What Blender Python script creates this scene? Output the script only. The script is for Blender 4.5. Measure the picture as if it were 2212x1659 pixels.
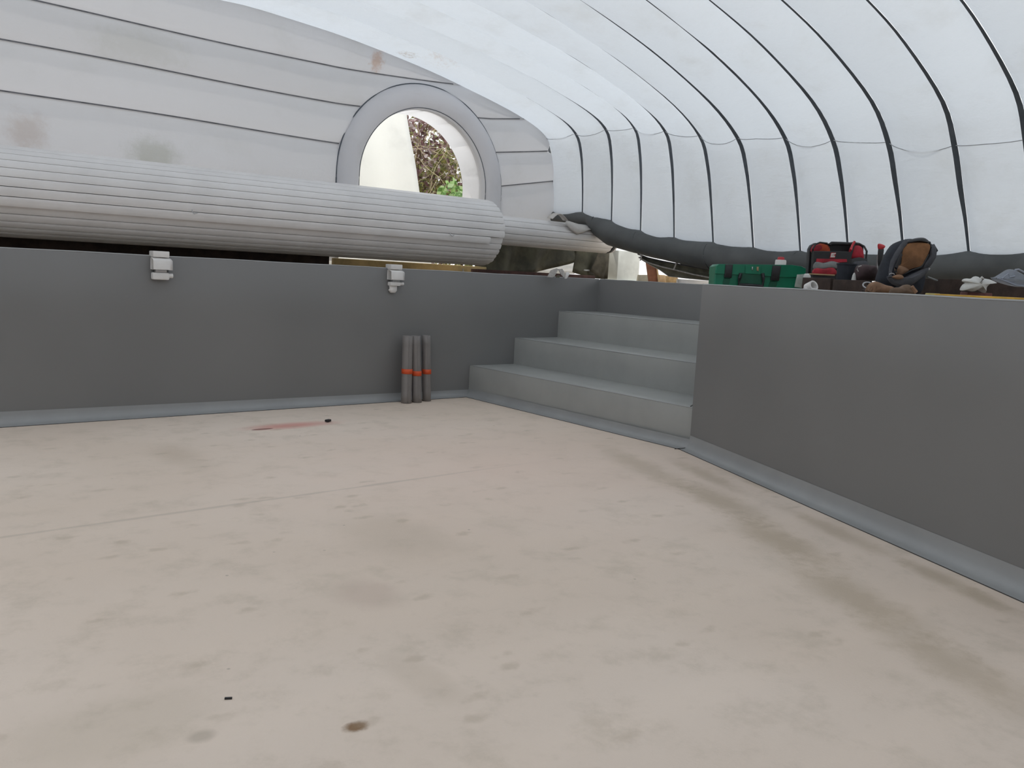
import bpy, bmesh, math, random
from mathutils import Vector, Matrix, noise
random.seed(7)
for o in list(bpy.data.objects): bpy.data.objects.remove(o)
SC = bpy.context.scene
COL = SC.collection
R = math.radians

# ------------------------------------------------------------------ camera
F, PITCH, ROLL, YAW, EYE = 1816.72, 0.128460, 0.0525286, 0.700928, 1.19690
def _cam():
    cy, sy, cp, sp = math.cos(YAW), math.sin(YAW), math.cos(PITCH), math.sin(PITCH)
    fwd = Vector((sy*cp, cy*cp, -sp)); right = Vector((cy, -sy, 0)); up = right.cross(fwd)
    cr, sr = math.cos(ROLL), math.sin(ROLL)
    return cr*right + sr*up, -sr*right + cr*up, fwd
CR, CU, CF = _cam()
cd = bpy.data.cameras.new('camera'); cam = bpy.data.objects.new('camera', cd); COL.objects.link(cam)
cd.sensor_width = 36; cd.lens = F/2212*36; cd.clip_start = .05; cd.clip_end = 300
M = Matrix((CR, CU, -CF)).transposed().to_4x4(); M.translation = Vector((0, 0, EYE))
cam.matrix_world = M
SC.camera = cam

# ------------------------------------------------------------------ light
wd = bpy.data.worlds.new('sky'); SC.world = wd; wd.use_nodes = True
wn = wd.node_tree.nodes; wl = wd.node_tree.links
bg = wn['Background']
tc = wn.new('ShaderNodeTexCoord'); sx = wn.new('ShaderNodeSeparateXYZ'); wl.new(tc.outputs['Generated'], sx.inputs[0])
rmp = wn.new('ShaderNodeValToRGB'); wl.new(sx.outputs['Z'], rmp.inputs[0])
rmp.color_ramp.elements[0].position = 0.0; rmp.color_ramp.elements[0].color = (.58, .58, .58, 1)
rmp.color_ramp.elements[1].position = 0.9; rmp.color_ramp.elements[1].color = (.90, .95, 1, 1)
wl.new(rmp.outputs[0], bg.inputs[0]); bg.inputs[1].default_value = 2.08
sd = bpy.data.lights.new('sun', 'SUN'); sun = bpy.data.objects.new('sun', sd); COL.objects.link(sun)
sd.energy = 2.3; sd.angle = R(2.5); sd.color = (1, .93, .82)
SUND = Vector((-.22, .42, .95)).normalized()      # towards the sun: high, behind the far end
sun.rotation_euler = SUND.to_track_quat('Z', 'Y').to_euler()
sun.location = (8, 12, 14)
SC.view_settings.view_transform = 'Standard'; SC.view_settings.look = 'None'
SC.view_settings.exposure = 0.0; SC.view_settings.gamma = 1; SC.view_settings.use_curve_mapping = False
SC.cycles.use_denoising = True
SC.cycles.max_bounces = 8; SC.cycles.diffuse_bounces = 5; SC.cycles.glossy_bounces = 3
SC.cycles.transmission_bounces = 6; SC.cycles.transparent_max_bounces = 8
SC.cycles.sample_clamp_indirect = 4

# ------------------------------------------------------------------ materials
def newmat(name):
    m = bpy.data.materials.new(name); m.use_nodes = True
    return m, m.node_tree, m.node_tree.nodes['Principled BSDF']
def nd(nt, t, **k):
    n = nt.nodes.new(t)
    for a, b in k.items(): setattr(n, a, b)
    return n
def math_(nt, op, a, b=None, c=None, clamp=False):
    n = nd(nt, 'ShaderNodeMath', operation=op); n.use_clamp = clamp
    for i, v in enumerate((a, b, c)):
        if v is None: continue
        if hasattr(v, 'links'): nt.links.new(v, n.inputs[i])
        else: n.inputs[i].default_value = v
    return n.outputs[0]
def mixc(nt, f, a, b, mode='MIX'):
    n = nd(nt, 'ShaderNodeMix', data_type='RGBA', blend_type=mode)
    for i, v in ((0, f), (6, a), (7, b)):
        if hasattr(v, 'links'): nt.links.new(v, n.inputs[i])
        elif i == 0: n.inputs[0].default_value = v
        else: n.inputs[i].default_value = (*v, 1)
    return n.outputs[2]
def noise_(nt, vec, scale, detail=3, rough=.5, dist=0.0):
    n = nd(nt, 'ShaderNodeTexNoise'); n.inputs['Scale'].default_value = scale
    n.inputs['Detail'].default_value = detail; n.inputs['Roughness'].default_value = rough
    n.inputs['Distortion'].default_value = dist
    if vec is not None: nt.links.new(vec, n.inputs['Vector'])
    return n.outputs[0]
def ramp(nt, f, lo, hi):
    n = nd(nt, 'ShaderNodeMapRange', interpolation_type='SMOOTHSTEP')
    nt.links.new(f, n.inputs[0]); n.inputs[1].default_value = lo; n.inputs[2].default_value = hi
    return n.outputs[0]
def vmath(nt, op, a, b):
    n = nd(nt, 'ShaderNodeVectorMath', operation=op)
    nt.links.new(a, n.inputs[0]); n.inputs[1].default_value = b
    return n.outputs[0]
def bump(nt, b, h, strength, dist=.01):
    n = nd(nt, 'ShaderNodeBump'); n.inputs['Strength'].default_value = strength; n.inputs['Distance'].default_value = dist
    nt.links.new(h, n.inputs['Height']); nt.links.new(n.outputs[0], b.inputs['Normal'])
    return n.outputs[0]
def blob(nt, pos, c, r, wob, edge=.5, k=.8):
    """soft irregular spot of dirt and tint around the point c with radii r"""
    d = vmath(nt, 'SUBTRACT', pos, c); d = vmath(nt, 'DIVIDE', d, r)
    n = nd(nt, 'ShaderNodeVectorMath', operation='LENGTH'); nt.links.new(d, n.inputs[0])
    v = math_(nt, 'MULTIPLY_ADD', wob, k, n.outputs[1])
    m = ramp(nt, v, 1.0+k*.5, edge+k*.5-.0)
    return m
def pos_(nt): return nd(nt, 'ShaderNodeNewGeometry').outputs['Position']

def simple(name, col, rough=.6, var=.12, scale=12, metal=0, bmp=.15, spec=.5, sheen=0):
    m, nt, b = newmat(name)
    tcn = nd(nt, 'ShaderNodeTexCoord').outputs['Object']
    n = noise_(nt, tcn, scale, 4, .6)
    c1 = tuple(max(0, c*(1-var)) for c in col); c2 = tuple(min(1, c*(1+var)) for c in col)
    nt.links.new(mixc(nt, ramp(nt, n, .3, .7), c1, c2), b.inputs['Base Color'])
    b.inputs['Roughness'].default_value = rough; b.inputs['Metallic'].default_value = metal
    b.inputs['Specular IOR Level'].default_value = spec
    if bmp: bump(nt, b, noise_(nt, tcn, scale*5, 3), bmp, .004)
    return m

# grey reinforced pool liner
m_liner, nt, b = newmat('grey_liner_vinyl'); P_ = pos_(nt)
n1 = noise_(nt, P_, .9, 2); n2 = noise_(nt, P_, 60, 2)
nt.links.new(mixc(nt, ramp(nt, n1, .3, .7), (.200, .198, .197), (.220, .217, .215)), b.inputs['Base Color'])
b.inputs['Roughness'].default_value = .42; b.inputs['Specular IOR Level'].default_value = .45
bump(nt, b, n2, .04, .002)
m_linerband = simple('grey_liner_band', (.33, .335, .335), .42, .05, 3, bmp=.03)
m_step = simple('brightened_step_liner', (.36, .365, .35), .40, .05, 3, bmp=.05)  # liner grey raised on the stairs to stand in for overhead light
m_gap = simple('dark_joint', (.05, .045, .04), .9, .1)

# floor: pale underlay felt with stains and a broad warm tint
m_floor, nt, b = newmat('pale_felt_floor'); P_ = pos_(nt)
base = mixc(nt, ramp(nt, noise_(nt, P_, .55, 2), .3, .7), (.73, .61, .51), (.79, .675, .58))
base = mixc(nt, math_(nt, 'MULTIPLY', ramp(nt, noise_(nt, P_, 4.5, 6, .7), .46, .74), .5), base, (.56, .48, .39))
w = noise_(nt, P_, 2.2, 5, .65); w2 = noise_(nt, P_, 9, 5, .7)
def fl(c, r, col, amt, wob=None, edge=.3, k=.9):
    global base
    mk = math_(nt, 'MULTIPLY', blob(nt, P_, (c[0], c[1], 0), (r[0], r[1], 1), wob or w, edge, k), amt)
    base = mixc(nt, mk, base, col)
fl((3.3, 4.0), (2.6, 2.2), (.84, .66, .56), .95, edge=-.6, k=.5)  # broad paler, warmer tint over the middle of the floor
fl((2.75, 5.77), (.55, .16), (.66, .27, .23), .75, w, .1, .5)
fl((2.49, 5.72), (.09, .028), (.27, .13, .11), .9, w2, .8, .1)
fl((1.06, 1.82), (.045, .035), (.22, .12, .05), .9, w2, .4, 1.2)
fl((.72, 2.0), (.05, .04), (.35, .30, .24), .45, w2)
fl((1.70, 5.15), (.2, .5), (.50, .41, .32), .4, w2, 0, 1.4)
fl((.55, 2.15), (.35, .25), (.54, .47, .37), .25)
fl((1.35, 1.95), (.10, .25), (.56, .47, .38), .3, w2)
fl((1.55, 2.6), (.15, .2), (.56, .44, .37), .4, w2)
fl((2.0, 3.1), (.3, .5), (.56, .47, .38), .35, w2)
# dirty trails that run along the right wall
for (cx, cy, rx, ry, a) in ((4.15, 3.55, .16, .8, .5), (3.9, 2.75, .16, .6, .7), (3.55, 2.15, .16, .5, .75), (3.15, 1.55, .16, .55, .7), (2.85, 1.05, .15, .5, .6),
                            (4.35, 3.2, .10, .5, .6), (3.95, 2.1, .09, .5, .6), (3.72, 1.5, .08, .28, .75), (3.6, 1.25, .08, .2, .8), (4.45, 2.9, .06, .3, .5)):
    d = vmath(nt, 'SUBTRACT', P_, (cx, cy, 0))
    rt = nd(nt, 'ShaderNodeVectorRotate', rotation_type='Z_AXIS'); nt.links.new(d, rt.inputs[0]); rt.inputs['Angle'].default_value = .40
    dd = vmath(nt, 'DIVIDE', rt.outputs[0], (rx, ry, 1))
    ln = nd(nt, 'ShaderNodeVectorMath', operation='LENGTH'); nt.links.new(dd, ln.inputs[0])
    v = math_(nt, 'MULTIPLY_ADD', w2, 1.6, ln.outputs[1])
    base = mixc(nt, math_(nt, 'MULTIPLY', ramp(nt, v, 2.0, .9), a), base, (.50, .41, .31))
# felt joint line across the floor
def seamline(a, bb, wd_, amt):
    global base
    ax, ay = a; bx, by = bb; L = math.hypot(bx-ax, by-ay); nx, ny = -(by-ay)/L, (bx-ax)/L
    s = nd(nt, 'ShaderNodeSeparateXYZ'); nt.links.new(P_, s.inputs[0])
    d = math_(nt, 'ADD', math_(nt, 'MULTIPLY', s.outputs[0], nx), math_(nt, 'MULTIPLY', s.outputs[1], ny))
    d = math_(nt, 'ABSOLUTE', math_(nt, 'ADD', d, -(ax*nx+ay*ny)+0))
    d = math_(nt, 'MULTIPLY_ADD', noise_(nt, P_, 3, 3), .05, d)
    tt = math_(nt, 'ADD', math_(nt, 'MULTIPLY', s.outputs[0], -ny*-1*0+(bx-ax)/L), math_(nt, 'MULTIPLY', s.outputs[1], (by-ay)/L))
    t0 = (ax*(bx-ax)+ay*(by-ay))/L
    m = math_(nt, 'MULTIPLY', ramp(nt, d, .025+wd_, .025), ramp(nt, tt, t0+L, t0+L*.6))
    base = mixc(nt, math_(nt, 'MULTIPLY', m, amt), base, (.42, .36, .30))
seamline((.2, 3.94), (3.9, 3.99), .022, .35)
seamline((4.3, 3.1), (2.2, .7), .05, .0)
vo = nd(nt, 'ShaderNodeTexVoronoi'); nt.links.new(P_, vo.inputs[0]); vo.inputs['Scale'].default_value = 5.5
sp = math_(nt, 'MULTIPLY', ramp(nt, vo.outputs['Distance'], .05, .02), ramp(nt, noise_(nt, P_, 1.4, 2), .47, .6))
base = mixc(nt, math_(nt, 'MULTIPLY', sp, .55), base, (.26, .22, .18))
vo2 = nd(nt, 'ShaderNodeTexVoronoi'); nt.links.new(vmath(nt, 'MULTIPLY', P_, (1, 2.2, 1)), vo2.inputs[0]); vo2.inputs['Scale'].default_value = 3.1
sp = math_(nt, 'MULTIPLY', ramp(nt, math_(nt, 'MULTIPLY_ADD', noise_(nt, P_, 16, 4), .5, vo2.outputs['Distance']), .46, .26), .35)
base = mixc(nt, sp, base, (.46, .38, .29))
nt.links.new(base, b.inputs['Base Color']); b.inputs['Roughness'].default_value = .9; b.inputs['Specular IOR Level'].default_value = .2
hb = math_(nt, 'ADD', math_(nt, 'MULTIPLY', noise_(nt, P_, 120, 2), .3), noise_(nt, P_, 3.5, 5, .6))
bump(nt, b, hb, .25, .012)

# translucent tent fabric
def fabric(name, col, trans, tcol, dirt=True, roughb=.25):
    m, nt, b = newmat(name); P_ = pos_(nt)
    oi = nd(nt, 'ShaderNodeObjectInfo')
    tint = mixc(nt, oi.outputs['Random'], tuple(c*.93 for c in col), tuple(min(1, c*1.03) for c in col))
    n = noise_(nt, P_, 2.0, 5, .65)
    c = mixc(nt, math_(nt, 'MULTIPLY', ramp(nt, n, .5, .8), .25), tint, (.50, .50, .47))
    tr = mixc(nt, oi.outputs['Random'], tuple(x*.92 for x in tcol), tcol)
    tr = mixc(nt, math_(nt, 'MULTIPLY', ramp(nt, n, .45, .85), .35), tr, (.55, .55, .53))
    if dirt:
        wv = noise_(nt, P_, 7, 5, .75); wv2 = noise_(nt, P_, 24, 4, .8)
        for (cc, rr, colr, a, ww, k) in (((4.42, 7.58, 3.22), (.10, .2, .14), (.50, .30, .20), .6, wv2, 1.6), ((4.62, 7.3, 3.40), (.16, .12, .2), (.40, .32, .24), .9, wv2, 2.0),
                             ((4.95, 7.2, 3.42), (.3, .3, .2), (.55, .42, .34), .6, wv2, 2.0), ((2.3, 7.6, 2.05), (.30, .3, .18), (.42, .43, .37), .55, wv, 1.3),
                             ((1.35, 7.6, 2.1), (.2, .3, .22), (.50, .42, .38), .5, wv, 1.3), ((2.2, 7.6, 2.9), (.6, .3, .2), (.5, .5, .46), .35, wv, 1.3)):
            mk = math_(nt, 'MULTIPLY', blob(nt, P_, cc, rr, ww, .2, k), a)
            c = mixc(nt, mk, c, colr); tr = mixc(nt, mk, tr, colr)
    nt.links.new(c, b.inputs['Base Color']); b.inputs['Roughness'].default_value = .7; b.inputs['Specular IOR Level'].default_value = .25
    h = math_(nt, 'ADD', noise_(nt, vmath(nt, 'MULTIPLY', P_, (1, 1, 3)), 5, 4, .6), math_(nt, 'MULTIPLY', noise_(nt, P_, 26, 3), .35))
    nb = bump(nt, b, h, roughb, .02)
    t = nd(nt, 'ShaderNodeBsdfTranslucent'); nt.links.new(tr, t.inputs[0]); nt.links.new(nb, t.inputs['Normal'])
    mx = nd(nt, 'ShaderNodeMixShader'); mx.inputs[0].default_value = trans
    nt.links.new(b.outputs[0], mx.inputs[1]); nt.links.new(t.outputs[0], mx.inputs[2])
    nt.links.new(mx.outputs[0], nt.nodes['Material Output'].inputs[0])
    return m
m_roof = fabric('white_roof_fabric', (.74, .765, .79), .275, (.80, .865, .94), roughb=.5)
m_end = fabric('white_end_fabric', (.65, .65, .67), .155, (.86, .86, .90), roughb=.12)
m_ring = fabric('door_ring_fabric', (.72, .72, .74), .36, (.88, .88, .91), False, .1)
m_sheet = fabric('white_sheet', (.93, .94, .93), .62, (.97, .97, .95), False, .2)
m_web2 = simple('grey_seam_tape', (.17, .17, .18), .8, .25, 8)
m_seamgrey = simple('grey_stitching', (.42, .43, .45), .8, .1)
m_web = simple('dark_seam_tape', (.10, .115, .135), .8, .15, 8)
m_sleeve = simple('grey_sleeve_fabric', (.095, .10, .10), .62, .2, 3, bmp=.3)
m_slat = simple('white_pvc_slat', (.73, .71, .70), .36, .05, 3, bmp=.02)
m_core = simple('dark_roll_core', (.10, .08, .07), .8, .1)
m_white = simple('white_plastic', (.76, .74, .72), .4, .05, 10, bmp=.03)
m_post = simple('weathered_white_housing', (.62, .63, .58), .5, .12, 4)
m_green = simple('green_plastic', (.004, .17, .09), .42, .1, 8, bmp=.05)
m_green2 = simple('shaded_green_recess', (.003, .085, .045), .5, .1, 8)  # darker copy of the case green, painting the shade of its recesses
m_black = simple('black_plastic', (.018, .018, .02), .5, .2, 8, bmp=.05)
m_navy = simple('dark_navy_fabric', (.022, .026, .036), .85, .25, 12, bmp=.3)
m_greyfab = simple('grey_bag_fabric', (.075, .078, .09), .8, .2, 14, bmp=.3)
m_silver = simple('light_grey_pocket', (.20, .21, .21), .8, .2, 14, bmp=.3)
m_red = simple('red_fabric', (.36, .02, .035), .75, .35, 10, bmp=.2)
m_redp = simple('red_plastic', (.50, .03, .04), .4, .15, 10)
m_yellow = simple('yellow_plastic', (.75, .40, .05), .5, .15, 10)
m_yellow2 = simple('worn_yellow_level', (.62, .36, .04), .5, .35, 6)
m_tan = simple('tan_padding', (.24, .115, .05), .85, .4, 7, bmp=.3)
m_tan2 = simple('tan_leather', (.23, .13, .075), .8, .35, 9, bmp=.3)
m_orange = simple('orange_tape', (.70, .09, .02), .45, .1, 10)
m_roll = simple('grey_pvc_roll', (.235, .215, .205), .5, .07, 5, bmp=.03)
m_timber = simple('dark_stained_timber', (.045, .028, .022), .8, .4, 9, bmp=.4)
m_wood = simple('pale_new_wood', (.42, .29, .16), .75, .25, 8, bmp=.3)
m_wood2 = simple('red_brown_wood', (.22, .09, .05), .75, .3, 8, bmp=.3)
m_tarp = simple('olive_tarpaulin', (.085, .08, .05), .6, .4, 5, bmp=.4)
m_net = simple('olive_lining', (.15, .145, .11), .8, .3, 8, bmp=.3)
m_rope = simple('pale_rope', (.48, .46, .44), .8, .15, 30)
m_cloth = simple('white_cloth', (.62, .62, .60), .85, .08, 12, bmp=.3)
m_metal = simple('brushed_metal', (.45, .45, .46), .35, .1, 20, metal=.8)
m_paper = simple('off_white_sticker', (.45, .50, .46), .6, .2, 20)
m_deck, nt, b = newmat('bare_earth_deck'); P_ = pos_(nt)
nt.links.new(mixc(nt, ramp(nt, noise_(nt, P_, 6, 5, .7), .3, .7), (.26, .21, .16), (.40, .34, .26)), b.inputs['Base Color'])
b.inputs['Roughness'].default_value = .95; bump(nt, b, noise_(nt, P_, 30, 4), .5, .02)
m_lawn = simple('garden_ground', (.52, .48, .38), .95, .3, 3)
m_stem = simple('brown_twig', (.13, .08, .05), .9, .3, 8)
m_twig = simple('pale_twig', (.42, .36, .24), .9, .3, 8)
def leafmat(name, cols):
    m, nt, b = newmat(name); P_ = pos_(nt)
    n = nd(nt, 'ShaderNodeTexWhiteNoise'); nt.links.new(vmath(nt, 'SNAP', P_, (.05, .05, .05)), n.inputs[0])
    r = nd(nt, 'ShaderNodeValToRGB'); nt.links.new(n.outputs[0], r.inputs[0]); r.color_ramp.interpolation = 'CONSTANT'
    el = r.color_ramp.elements
    while len(el) < len(cols): el.new(1)
    for i, c in enumerate(cols): el[i].position = i/len(cols); el[i].color = (*c, 1)
    nt.links.new(r.outputs[0], b.inputs['Base Color']); b.inputs['Roughness'].default_value = .5
    t = nd(nt, 'ShaderNodeBsdfTranslucent'); nt.links.new(r.outputs[0], t.inputs[0])
    mx = nd(nt, 'ShaderNodeMixShader'); mx.inputs[0].default_value = .3
    nt.links.new(b.outputs[0], mx.inputs[1]); nt.links.new(t.outputs[0], mx.inputs[2])
    nt.links.new(mx.outputs[0], nt.nodes['Material Output'].inputs[0]); return m
m_purple = leafmat('purple_leaves', [(.14, .07, .08), (.22, .12, .12), (.30, .20, .20), (.10, .05, .05), (.45, .38, .38), (.18, .14, .08)])
m_leafg = leafmat('green_leaves', [(.16, .30, .08), (.30, .46, .16), (.45, .58, .30), (.10, .20, .05)])
m_leafy = leafmat('olive_leaves', [(.16, .17, .05), (.25, .25, .07), (.34, .32, .12), (.10, .11, .03)])
m_clear, nt, b = newmat('clear_plastic_film')
b.inputs['Base Color'].default_value = (.50, .56, .66, 1); b.inputs['Roughness'].default_value = .18
b.inputs['Alpha'].default_value = .32

# ------------------------------------------------------------------ builders
def tag(o, label=None, cat=None, group=None, kind=None):
    if label: o['label'] = label
    if cat: o['category'] = cat
    if group: o['group'] = group
    if kind: o['kind'] = kind
    return o
def empty(name, loc, rz=0, label=None, cat=None, group=None, kind=None):
    o = bpy.data.objects.new(name, None); COL.objects.link(o); o.location = loc; o.rotation_euler.z = rz
    o.empty_display_size = .1
    return tag(o, label, cat, group, kind)
class MB:
    def __init__(s): s.v = []; s.f = []
    def add(s, v, f):
        n = len(s.v); s.v += [tuple(p) for p in v]; s.f += [tuple(i+n for i in q) for q in f]; return s
    def grid(s, P, closeu=False, closev=False):
        nu = len(P); nv = len(P[0]); v = [p for row in P for p in row]; f = []
        for i in range(nu if closeu else nu-1):
            for j in range(nv if closev else nv-1):
                a, b_ = i, (i+1) % nu; c, d = j, (j+1) % nv
                f.append((a*nv+c, a*nv+d, b_*nv+d, b_*nv+c))
        return s.add(v, f)
    def box(s, c, d, rz=0, ry=0, rx=0, bev=.12):
        """box centred at c with sizes d and chamfered edges"""
        bm = bmesh.new(); bmesh.ops.create_cube(bm, size=1)
        bmesh.ops.scale(bm, vec=d, verts=bm.verts)
        if bev: bmesh.ops.bevel(bm, geom=bm.edges, offset=min(d)*bev, segments=2, affect='EDGES', profile=.6)
        Mx = Matrix.Translation(c) @ Matrix.Rotation(rz, 4, 'Z') @ Matrix.Rotation(ry, 4, 'Y') @ Matrix.Rotation(rx, 4, 'X')
        bm.transform(Mx); bm.verts.ensure_lookup_table()
        s.add([v.co[:] for v in bm.verts], [[v.index for v in f.verts] for f in bm.faces]); bm.free(); return s
    def tube(s, pts, r, n=8, cap=True, flat=1.0):
        pts = [Vector(p) for p in pts]; rs = r if isinstance(r, (list, tuple)) else [r]*len(pts)
        rows = []; up = Vector((0, 0, 1))
        for i, p in enumerate(pts):
            t = (pts[min(i+1, len(pts)-1)]-pts[max(i-1, 0)]).normalized()
            a = t.cross(up)
            if a.length < 1e-3: a = Vector((1, 0, 0))
            a.normalize(); b_ = a.cross(t).normalized()
            rows.append([p + rs[i]*(math.cos(k*2*math.pi/n)*a*flat + math.sin(k*2*math.pi/n)*b_) for k in range(n)])
        s.grid(rows, closev=True)
        if cap:
            N = len(s.v); s.f.append(tuple(range(N-n, N))); b0 = N-n*len(pts); s.f.append(tuple(reversed(range(b0, b0+n))))
        return s
    def puff(s, out, y0, depth, rings=5, flatback=False, p=2.2):
        """closed cushion from an x,z outline; its middle swells by depth along -y (and +y)"""
        cx = sum(q[0] for q in out)/len(out); cz = sum(q[1] for q in out)/len(out); n = len(out)
        rows = []
        for sgn in (-1, 1):
            R_ = []
            for k in range(rings+1):
                a = k/rings*math.pi/2; sc = math.sin(a) if k < rings else 1.0
                y = (math.cos(a)**(2/p))*depth*(.25 if (sgn > 0 and flatback) else 1)
                R_.append([(cx+(q[0]-cx)*max(sc, .001), y0+sgn*y, cz+(q[1]-cz)*max(sc, .001)) for q in out])
            rows.append(R_)
        P = rows[0] + rows[1][::-1][1:]
        return s.grid(P, closev=True)
    def build(s, name, mat, parent=None, smooth=True, solid=0, weld=False, sub=0):
        me = bpy.data.meshes.new(name); me.from_pydata(s.v, [], s.f)
        bm = bmesh.new(); bm.from_mesh(me)
        if weld: bmesh.ops.remove_doubles(bm, verts=bm.verts, dist=1e-4)
        bmesh.ops.recalc_face_normals(bm, faces=bm.faces); bm.to_mesh(me); bm.free()
        if smooth:
            me.polygons.foreach_set('use_smooth', [True]*len(me.polygons))
            me.update()
            try: me.set_sharp_from_angle(angle=R(42))
            except Exception: pass
        me.materials.append(mat)
        o = bpy.data.objects.new(name, me); COL.objects.link(o)
        if parent: o.parent = parent
        if solid:
            sm = o.modifiers.new('thickness', 'SOLIDIFY'); sm.thickness = solid; sm.offset = 0
        if sub:
            ss = o.modifiers.new('round', 'SUBSURF'); ss.levels = sub; ss.render_levels = sub
        return o
def hitY(px, py, Y):
    r = (px-1106)/F*CR - (py-829.5)/F*CU + CF; t = Y/r.y; return Vector((r.x*t, Y, EYE+r.z*t))
def hitX(px, py, X):
    r = (px-1106)/F*CR - (py-829.5)/F*CU + CF; t = X/r.x; return Vector((X, r.y*t, EYE+r.z*t))

# ------------------------------------------------------------------ pool shell
H = 1.2; YB = 6.546; X1, X2, X3, X4 = 4.968, 5.528, 6.119, 6.70; Z1, Z2, Z3 = .301, .568, .849
C0 = Vector((4.937, 3.793)); AN = -.40397
DW = Vector((math.sin(AN), -math.cos(AN))); NO = Vector((math.cos(AN), math.sin(AN)))     # along the right wall towards us / away from the pool
CE = C0 + DW*7.4
XL = -2.0; YF = -3.0; DZ = 1.188
fm = MB(); fm.add([(XL-.2, YF-.2, 0), (CE.x+.3, YF-.2, 0), (C0.x+.3, C0.y, 0), (X1+.3, YB+.2, 0), (XL-.2, YB+.2, 0)], [(0, 1, 2, 3, 4)])
tag(fm.build('floor', m_floor, smooth=False), kind='structure')

def wallrun(name, a, b, z0=0.0, z1=H, t=.12, cap=None):
    """one lined wall: a slab from a to b, the pool side on the line a-b, thickness away from the pool"""
    a = Vector(a); b = Vector(b); d = (b-a).normalized(); n = Vector((-d.y, d.x))     # left of travel = outside
    mb = MB(); segs = 24
    rows = []
    for off, zs in ((0, [z0, z0+(z1-z0)*.33, z0+(z1-z0)*.66, z1-.006, z1]),):
        for k in range(segs+1):
            p = a+(b-a)*k/segs; row = []
            for i, z in enumerate(zs):
                wv = .004*noise.noise(Vector((p.x*1.1, p.y*1.1, z*1.3))) if 0 < i < 3 else 0
                q = p + n*((.004 if z == z1 else 0)+wv); row.append((q.x, q.y, z))
            q = p+n*t; row.append((q.x, q.y, z1)); row.append((q.x, q.y, z0)); rows.append(row)
    mb.grid(rows, closev=True)
    nvr = len(rows[0]); mb.f.append(tuple(range(nvr))); mb.f.append(tuple(range(segs*nvr, segs*nvr+nvr)))
    return tag(mb.build(name, m_liner), kind='structure')
wallrun('wall_back', (XL, YB), (X4, YB))
wb_right = wallrun('wall_right', (C0.x, C0.y), (CE.x, CE.y))
wallrun('wall_stair_side', (X4, C0.y-.0), (C0.x+.02, C0.y-.0))
wallrun('wall_stair_top', (X4, YB), (X4, C0.y), z0=0)
wallrun('wall_front', (CE.x, CE.y), (XL, YF))
wallrun('wall_left', (XL, YF), (XL, YB))

# liner foot: cove and flap lying on the felt, mitred at the corners
def offs(path, i, d):
    P = [Vector(q) for q in path]
    def nrm(a, b): t = (b-a).normalized(); return Vector((t.y, -t.x))          # towards the pool
    if i == 0: return P[0]+nrm(P[0], P[1])*d
    if i == len(P)-1: return P[-1]+nrm(P[-2], P[-1])*d
    n1, n2 = nrm(P[i-1], P[i]), nrm(P[i], P[i+1]); m = (n1+n2).normalized()
    return P[i]+m*(d/max(.3, m.dot(n1)))
PATH = [(XL, YB), (X1, YB), (C0.x, C0.y), (CE.x, CE.y)]
prof = [(0.002, .12), (.003, .09), (.008, .055), (.022, .026), (.042, .009), (.06, .005), (.09, .0035), (.0905, .0)]
for i, nm in enumerate(('baseboard_back', 'baseboard_stairs', 'baseboard_right')):
    mb = MB(); rows = []
    n = 30
    for k in range(n+1):
        row = []
        zsc = (1.0-.5*(k/n)) if i == 0 else (.6, .6, .85)[i]
        for (d, z) in prof:
            z = z*zsc if z > .006 else z
            a = offs(PATH, i, d); b_ = offs(PATH, i+1, d); q = a.lerp(b_, k/n)
            wob = .006*noise.noise(Vector((q.x*2.3, q.y*2.3, 0))) if d > .05 else 0
            q = q + (b_-a).normalized().orthogonal()*wob*0
            row.append((q.x, q.y, z + (.003*abs(noise.noise(Vector((q.x*3, q.y*3, 5)))) if d == .09 else 0)))
        rows.append(row)
    mb.grid(rows); tag(mb.build(nm, m_linerband, solid=.0), kind='structure')
    mb = MB()
    a = offs(PATH, i, .091); b_ = offs(PATH, i+1, .091)
    pts = [(a.lerp(b_, k/20).x, a.lerp(b_, k/20).y, .0012) for k in range(21)]
    tag(mb.tube(pts, .0028, 5).build('trim_%d' % (i+5), m_gap), kind='structure')
# folded corner cuts of the liner by the stairs
mb = MB(); mb.tube([(C0.x-.01, C0.y-.0, .012), (C0.x-.05, C0.y+.01, .008), (C0.x-.13, C0.y+.03, .006)], .0028, 5)
tag(mb.build('trim_8', m_gap), kind='structure')

# stairs
st = empty('pool_stairs', (X1, (YB+C0.y)/2, 0), 0, 'grey lined stairs climbing right in the far corner of the pool', 'stairs')
for k, (x0, za, zb) in enumerate(((X1, 0, Z1), (X2, Z1, Z2), (X3, Z2, Z3))):
    mb = MB(); rows = []
    n = 26
    for j in range(n+1):
        y = YB-.002-(YB-C0.y-.004)*j/n
        sg = .004*noise.noise(Vector((y*2, k*3., 0)))
        ed = .012
        pr = [(x0, za), (x0-.001+sg, za+(zb-za)*.5), (x0, zb-ed), (x0+ed*.3, zb-ed*.3), (x0+ed, zb), (x0+.2, zb-.003+sg), ((X4+x0)/2, zb+.002), (X4-.003, zb), (X4-.003, za)]
        rows.append([(px-X1, y-(YB+C0.y)/2, pz) for px, pz in pr])
    mb.grid(rows, closev=True); nvr = len(rows[0]); mb.f.append(tuple(range(nvr))); mb.f.append(tuple(range(n*nvr, n*nvr+nvr)))
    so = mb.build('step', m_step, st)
    # welded edge strip along the nosing
    e = MB(); e.tube([(x0-X1+.004, y_-(YB+C0.y)/2, zb-.002) for y_ in [YB-.02-(YB-C0.y-.04)*j/20 for j in range(21)]], .0045, 6)
    e.build('welded_edge', m_linerband, so)
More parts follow.
